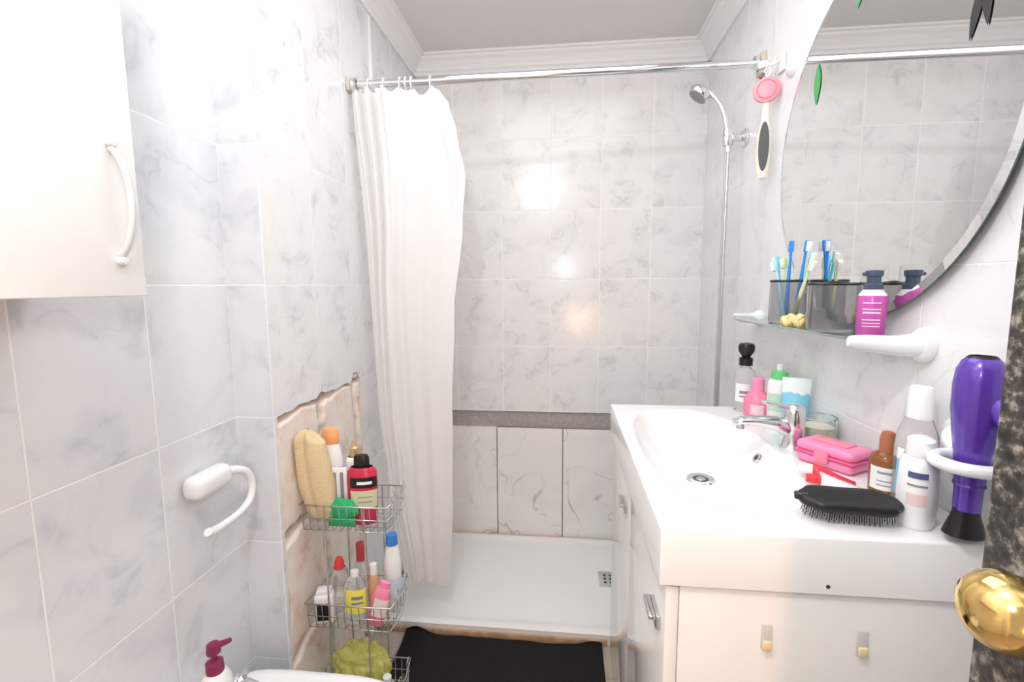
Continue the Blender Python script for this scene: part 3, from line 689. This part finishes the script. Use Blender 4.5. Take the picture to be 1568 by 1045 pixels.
# ------------------------------------------------------------------ bidet, tap, lotion
def bidet():
    cx,cy=-.535,.825; zt=.400
    def ol(a,s=1.):
        c,sn=math.cos(a),math.sin(a)
        ax=.275 if c>0 else .276; e=.85 if c>0 else .35
        return (cx+s*ax*math.copysign(abs(c)**e,c),cy+s*.180*math.copysign(abs(sn)**(.85 if c>0 else .55),sn))
    bm=bmesh.new(); n=64
    lv=[(.62,0),(.64,.02),(.58,.10),(.62,.20),(.80,.30),(.95,.355),(1.,.385),(.995,.396),(.97,.400),(.90,.400),(.86,.396),(.80,.37),(.70,.32),(.45,.275),(.12,.262),(.02,.262)]
    R=[]
    for k,(s,z) in enumerate(lv):
        ring=[]
        for i in range(n):
            x,y=ol(2*math.pi*i/n,s)
            if k>=10: x+= .045
            ring.append(bm.verts.new((max(x,XL1+.002),y,z)))
        R.append(ring)
    for a_,b_ in zip(R,R[1:]):
        for i in range(n): bm.faces.new((a_[i],a_[(i+1)%n],b_[(i+1)%n],b_[i]))
    bm.faces.new(R[-1]); bm.faces.new(R[0][::-1]); bmesh.ops.recalc_face_normals(bm,faces=bm.faces)
    p=[newobj('bowl',bm,m_porc)]
    p.append(lathe('waste',[(0,.003),(.02,.003),(.024,0)],m_chrome,(cx+.05,cy,.262)))
    tx,ty=-.735,.925
    p.append(lathe('tap_body',[(0,0),(.022,0),(.023,.004),(.018,.012),(.017,.035),(.018,.042),(.010,.048),(0,.049)],m_chrome,(tx,ty,zt)))
    p.append(wires('tap_spout',[[(tx,ty,zt+.028,1.2),(tx+.04,ty-.01,zt+.036,1),(tx+.075,ty-.015,zt+.026,.9)]],.010,m_chrome,5,True))
    p.append(wires('tap_lever',[[(tx,ty,zt+.046,1),(tx+.025,ty,zt+.058,.8)]],.006,m_chrome,4))
    group('bidet',p,(cx,cy,0))
    m_bur=mat('burgundy_pump',(.24,.02,.09),.3)
    x,y,z=-.722,.842,.4005
    q=[lathe('body',[(0,0),(.030,0),(.034,.005),(.035,.08),(.033,.105),(.025,.122),(.016,.130)],m_wpl,(x,y,z),sx=.85),
       lathe('label',[(.0353,.02),(.0354,.075)],mat('label_lotion',(.84,.78,.81),.4),(x,y,z),sx=.86,arc=(math.radians(-80),math.radians(20))),
       lathe('collar',[(.0,.128),(.017,.128),(.0175,.132),(.0165,.150),(.010,.153),(.006,.155),(.006,.172),(0,.172)],m_bur,(x,y,z)),
       lathe('pump_head',[(0,.170),(.013,.170),(.014,.174),(.012,.190),(0,.192)],m_bur,(x,y,z)),
       wires('pump_spout',[[(x,y,z+.184,1.1),(x+.020,y+.004,z+.190,.9),(x+.034,y+.008,z+.196,.7)]],.007,m_bur,4,True)]
    group('lotion_pump_bottle',q,(x,y,z))
bidet()

# ------------------------------------------------------------------ wire caddy
CX0,CX1,CY0,CY1=-.700,-.468,1.165,1.300
def caddy():
    paths=[]; thick=[]
    for zb in (.672,.385,.115):
        for zz,e in ((zb,0),(zb+.035,.003),(zb+.072,.006)):
            pts=[(CX0-e,CY0-e,zz),(CX1+e,CY0-e,zz),(CX1+e+.01,(CY0+CY1)/2,zz),(CX1+e,CY1+e,zz),(CX0-e,CY1+e,zz),'c']
            (thick if zz>zb+.05 else paths).append(pts)
        n=11
        for i in range(n+1):
            x=CX0+(CX1-CX0)*i/n
            paths.append([(x,CY0-.006,zb+.072),(x,CY0,zb),(x,CY1,zb),(x,CY1+.006,zb+.072)])
        for j in range(1,5):
            y=CY0+(CY1-CY0)*j/5
            paths.append([(CX0-.006,y,zb+.072),(CX0,y,zb),(CX1,y,zb),(CX1+.006,y,zb+.072)])
        for k in range(2):
            y=CY0+.03+.075*k
            paths.append([(CX1+.012,y+.014*math.cos(a),zb+.09+.014*math.sin(a)) for a in [2*math.pi*t/14 for t in range(14)]]+['c'])
    for x,y in ((CX0+.06,CY0),(CX1-.06,CY0),(CX0+.06,CY1),(CX1-.06,CY1)): thick.append([(x,y,0.003),(x,y,.74)])
    group('wire_caddy',[wires('thin_wires',paths,.0013,m_steel,2),wires('frame_wires',thick,.0024,m_steel,3)],((CX0+CX1)/2,1.23,0))
caddy()
def caddy_items():
    z1=.6745; z2=.3875; z3=.1175
    m_sr=mat('shampoo_red',(.60,.03,.08),.25)
    bottle('shampoo_bottle',-.550,1.215,z1,[('body',[(0,0),(.034,0),(.038,.004),(.040,.06),(.042,.12),(.040,.150),(.030,.162)],m_sr),
        ('label',[(.0412,.050),(.0428,.100)],mat('label_gold',(.66,.64,.42),.4)),('label_black',[(.0432,.108),(.0420,.137)],m_black),('label_small',[(.0442,.118),(.0436,.126)],m_lblw),('label_small',[(.0424,.080),(.0426,.083)],m_ink),('label_small',[(.0420,.066),(.0422,.069)],m_ink),
        ('cap',[(0,.160),(.020,.160),(.022,.164),(.021,.188),(.017,.195),(0,.196)],m_black)],sx=1,sy=.55,rot=8)
    bottle('conditioner_bottle',-.652,1.245,z1,[('body',[(0,0),(.026,0),(.030,.004),(.032,.09),(.032,.17),(.026,.205),(.022,.215)],m_wpl),('label',[(.0324,.10),(.0324,.15)],mat('label_pale',(.84,.78,.82),.4)),
        ('cap',[(0,.212),(.022,.212),(.025,.225),(.026,.24),(.020,.258),(0,.264)],mat('orange_cap',(.93,.42,.20),.35))],sx=1,sy=.7)
    bottle('shower_gel_bottle',-.595,1.270,z1,[('body',rb(.025,.17),m_wpl),('label',[(.0253,.05),(.0253,.12)],mat('label_grn',(.6,.70,.5),.4)),('cap',[(0,.168),(.014,.168),(.014,.195),(.008,.2),(.006,.215),(0,.215)],mat('gold_pump',(.65,.50,.28),.3,.5))])
    R=Matrix.Translation((-.615,1.210,z1+.002))@RZ(12)
    p=[box('card',(-.022,.022),(-.004,.004),(0,.155),m_wpl,.002,2,R)]
    for k in range(2): p.append(box('razor',(-.015+.019*k,-.006+.019*k),(-.010,-.004),(.02,.145),mat('razor_grey',(.25,.26,.28),.3),.003,2,R))
    group('razor_pack',p,(-.62,1.195,z1))
    bm=bmesh.new(); bmesh.ops.create_uvsphere(bm,u_segments=32,v_segments=20,radius=1)
    for v in bm.verts:
        n=mnoise.noise(v.co*2.4)*.25; v.co*=1+n; v.co=Vector((v.co.x*.042-.596,v.co.y*.013+1.188,v.co.z*.030+.722))
    g=[newobj('pad',bm,mat('scrub_green',(.03,.50,.18),.8,bump=1,bscale=200))]
    g.append(box('pad_handle',(-.636,-.558),(1.174,1.190),(.678,.700),mat('scrub_green_dark',(.02,.36,.12),.6),.005))
    group('green_scrubber',g,(-.6,1.16,.7))
    # folded beige towel leaning on the wall
    bm=bmesh.new(); n=48; K=34; R=[]
    a0=Vector((-.656,1.200,.690)); a1=Vector((-.676,1.180,.950))
    ax=(a1-a0).normalized(); s1=Vector((1,0,0)); s1=(s1-ax*s1.dot(ax)).normalized(); s2=ax.cross(s1)
    for k in range(K+1):
        t=k/K; c=a0.lerp(a1,t); c.x-=.010*math.sin(t*2.6)
        w=(.032+.011*math.sin(t*2.9))*min(1,math.sqrt(max(0,(1-t))/.08+.03))*(.75+.25*min(1,t/.1))
        ring=[]
        for i in range(n):
            a=2*math.pi*i/n
            dv=abs(((a-4.55+math.pi)%(2*math.pi))-math.pi)
            lobe=1-.42*math.exp(-(dv/.22)**2)*(.4+.6*t)
            q=c+(s1*math.cos(a)*1.22+s2*math.sin(a)*.72)*w*lobe*(1+.06*mnoise.noise(Vector((math.cos(a)*2,math.sin(a)*2,t*6))))
            if math.cos(a)>0: q.z-=.02*t*math.cos(a)
            q.x=max(q.x,XL2+.005); ring.append(bm.verts.new(q))
        R.append(ring)
    for a_,b_ in zip(R,R[1:]):
        for i in range(n): bm.faces.new((a_[i],a_[(i+1)%n],b_[(i+1)%n],b_[i]))
    bm.faces.new(R[0]); bm.faces.new(R[-1]); bmesh.ops.recalc_face_normals(bm,faces=bm.faces)
    m_tow=mat('terry_towel',(.82,.66,.40),.95,bump=1.,bscale=260,var=.15)
    group('rolled_towel',[newobj('roll',bm,m_tow)],(-.68,1.15,.8))
    # tier 2
    bottle('cleaner_bottle',-.493,1.268,z2,[('body',[(0,0),(.022,0),(.025,.004),(.025,.14),(.020,.18),(.014,.198)],m_wpl),('label',[(.0253,.04),(.0253,.10)],mat('label_sky',(.62,.76,.86),.4)),('cap',[(0,.195),(.017,.195),(.018,.2),(.016,.225),(0,.228)],m_blue)])
    bottle('soap_refill_bottle',-.578,1.200,z2,[('body',[(0,0),(.028,0),(.032,.004),(.034,.08),(.030,.115),(.016,.135)],m_clear),('label',[(.0347,.035),(.0347,.105)],mat('label_yellow',(.93,.85,.12),.4)),('label_small',[(.0352,.062),(.0352,.068)],m_ink),('label_small',[(.0352,.076),(.0352,.086)],m_ink),('cap',[(0,.133),(.012,.133),(.012,.150),(0,.151)],m_wpl)],sx=1,sy=.7)
    bottle('dish_soap_bottle',-.640,1.235,z2,[('body',[(0,0),(.024,0),(.028,.004),(.030,.08),(.026,.115),(.016,.135)],m_clear),('cap',[(0,.133),(.014,.133),(.014,.150),(.008,.165),(0,.166)],m_red)])
    bottle('spray_bottle',-.590,1.272,z2,[('body',[(0,0),(.022,0),(.025,.004),(.025,.10),(.014,.14)],m_clear),('cap',[(0,.138),(.014,.138),(.014,.19),(0,.192)],mat('dark_red',(.5,.06,.08),.3))])
    bottle('pink_lotion_bottle',-.520,1.186,z2+.004,[('body',[(0,0),(.016,0),(.020,.004),(.021,.08),(.017,.110),(.010,.116)],m_pink),('label',[(.0213,.03),(.0213,.085)],mat('label_cream',(.88,.80,.76),.4)),('cap',[(0,.114),(.012,.114),(.012,.132),(0,.134)],m_hot)],sx=1.2,sy=.6,tilt=RY(16))
    bottle('orange_spray_bottle',-.535,1.228,z2,[('body',[(0,0),(.015,0),(.017,.004),(.017,.10),(.010,.125)],mat('pale_orange',(.88,.52,.32),.3,trans=.3)),('cap',[(0,.124),(.010,.124),(.010,.155),(0,.157)],m_wpl)])
    R=Matrix.Translation((-.665,1.190,z2))@RZ(15)
    group('soap_dispenser',[box('body',(-.026,.026),(-.018,.018),(0,.085),m_wpl,.008,3,R),box('panel',(-.018,.018),(-.021,-.017),(.012,.062),m_black,.002,2,R),box('lid',(-.020,.020),(-.014,.014),(.084,.098),m_wpl,.004,2,R)],(-.668,1.188,z2))
    # tier 3 : crumpled yellow plastic bag, bottles
    m_mesh=mat('yellow_bag',(.84,.82,.26),.3,bump=.6,bscale=40,trans=.35,ior=1.1)
    bm=bmesh.new(); bmesh.ops.create_icosphere(bm,subdivisions=5,radius=1)
    for v in bm.verts:
        d=v.co.normalized(); r=1+.40*abs(mnoise.noise(d*2.2))+.14*mnoise.noise(d*6)
        v.co=Vector((d.x*.078*r-.590,d.y*.038*r+1.238,max(.1175,d.z*.080*r+.200)))
    group('yellow_plastic_bag',[newobj('bag',bm,m_mesh)],(-.585,1.228,.19))
    bottle('small_white_bottle',-.495,1.200,z3,[('body',rb(.020,.085),m_wpl),('cap',[(0,.084),(.012,.084),(.012,.1),(0,.101)],m_wpl)])
    bottle('small_pink_bottle',-.540,1.183,z3,[('body',rb(.016,.055),mat('rose',(.8,.38,.5),.3)),('cap',[(0,.054),(.010,.054),(.010,.07),(0,.071)],m_hot)])
caddy_items()

# ------------------------------------------------------------------ bath mat
def bathmat():
    m=mat('black_mat',(.008,.008,.009),.95,bump=1.,bscale=350); bm=bmesh.new(); nx,ny=80,50
    x0,x1,y0,y1=-.590,.150,1.312,1.640
    def zt(x,y):
        z=.010+.004*mnoise.noise(Vector((x*9,y*9,0)))
        dy=max(0,(y-(y1-.09))/.09); e=math.exp(-((x+.55)/.05)**2)*.035+math.exp(-((x-.12)/.05)**2)*.022
        return z+e*dy*dy
    V=[]
    for s in (0,1):
        V.append([[bm.verts.new((x0+(x1-x0)*i/nx,y0+(y1-y0)*j/ny-.012*(1+mnoise.noise(Vector((i*.11,0,3))))*(j==ny),zt(x0+(x1-x0)*i/nx,y0+(y1-y0)*j/ny)-s*.008)) for i in range(nx+1)] for j in range(ny+1)])
    for s in (0,1):
        for j in range(ny):
            for i in range(nx):
                q=[V[s][j][i],V[s][j][i+1],V[s][j+1][i+1],V[s][j+1][i]]
                bm.faces.new(q if s==0 else q[::-1])
    for j in range(ny):
        for i in (0,nx): bm.faces.new((V[0][j][i],V[0][j+1][i],V[1][j+1][i],V[1][j][i]))
    for i in range(nx):
        for j in (0,ny): bm.faces.new((V[0][j][i],V[0][j][i+1],V[1][j][i+1],V[1][j][i]))
    bmesh.ops.recalc_face_normals(bm,faces=bm.faces)
    newobj('bath_mat',bm,m)
bathmat()

# ------------------------------------------------------------------ open door with brass knob
def door():
    m=bpy.data.materials.new('mottled_door'); m.use_nodes=True; nt=m.node_tree; N=nt.nodes; L=nt.links; b=N['Principled BSDF']
    g=N.new('ShaderNodeNewGeometry'); n=N.new('ShaderNodeTexNoise'); n.inputs['Scale'].default_value=110; n.inputs['Detail'].default_value=5; n.inputs['Roughness'].default_value=.65
    L.new(g.outputs['Position'],n.inputs['Vector'])
    r=N.new('ShaderNodeValToRGB'); e=r.color_ramp.elements; e[0].position=.40; e[0].color=(.008,.008,.008,1); e[1].position=.66; e[1].color=(.30,.27,.23,1)
    k=r.color_ramp.elements.new(.52); k.color=(.05,.042,.035,1)
    L.new(n.outputs['Fac'],r.inputs[0]); L.new(r.outputs[0],b.inputs['Base Color']); b.inputs['Roughness'].default_value=.4
    br=mat('polished_brass',(.83,.58,.22),.12,1.)
    p=[box('leaf',(.303,.337),(YF+.03,.360),(.008,2.05),m,.003)]
    kz,ky=1.130,.300
    p.append(lathe('knob',[(0,.055),(.010,.054),(.019,.048),(.0240,.039),(.0245,.031),(.021,.022),(.014,.016),(.0100,.012),(.010,.004)],br,(.303,ky,kz),M=RY(-90),segs=48,ang=80))
    p.append(lathe('rosette',[(.0,.006),(.012,.006),(.022,.005),(.027,.002),(.028,0)],br,(.303,ky,kz),M=RY(-90),segs=48,ang=80))
    p.append(box('hinge',(.337,.350),(YF+.03,YF+.06),(1.7,1.8),br,.002))
    group('door_1',p,(.32,YF+.03,0))
door()

# ------------------------------------------------------------------ lights
def area(name,loc,rot,sx,sy,P,col):
    l=bpy.data.lights.new(name,'AREA'); l.shape='RECTANGLE'; l.size=sx; l.size_y=sy; l.energy=P; l.color=col
    o=bpy.data.objects.new(name,l); COL.objects.link(o); o.location=loc; o.rotation_euler=[math.radians(a) for a in rot]; return o
def point(name,loc,r,P,col):
    l=bpy.data.lights.new(name,'POINT'); l.shadow_soft_size=r; l.energy=P; l.color=col
    o=bpy.data.objects.new(name,l); COL.objects.link(o); o.location=loc; return o
area('ceiling_fill_light',(-.03,1.20,ZC-.03),(0,0,0),.8,1.1,8,(.97,.985,1.))  # unseen soft fill below the ceiling, added to spread light deeper into the room
point('ceiling_bulb',(-.22,.10,2.225),.04,22,(1.,.995,.99))
point('camera_flash',(.0,-.06,1.50),.06,8.5,(1.,.99,.98))
point('hallway_warm_fill',(.19,-.62,.95),.05,17,(1.,.52,.30))  # unseen warm light added beyond the door opening to tint the vanity end
w=bpy.data.worlds.new('World'); scene.world=w; w.use_nodes=True
w.node_tree.nodes['Background'].inputs[0].default_value=(1.,.93,.85,1); w.node_tree.nodes['Background'].inputs[1].default_value=.6

# ------------------------------------------------------------------ camera
yaw,pitch,roll,f=.1070,.1162,-.0061,744.33
cam=bpy.data.cameras.new('camera'); cam.sensor_width=36; cam.lens=f/1600*36; cam.clip_start=.02
co=bpy.data.objects.new('camera',cam); COL.objects.link(co)
Mx=Matrix.Rotation(yaw,4,'Z')@Matrix.Rotation(math.pi/2-pitch,4,'X')@Matrix.Rotation(roll,4,'Z')
co.matrix_world=Matrix.Translation((0,0,1.33))@Mx
scene.camera=co
scene.view_settings.view_transform='Standard'
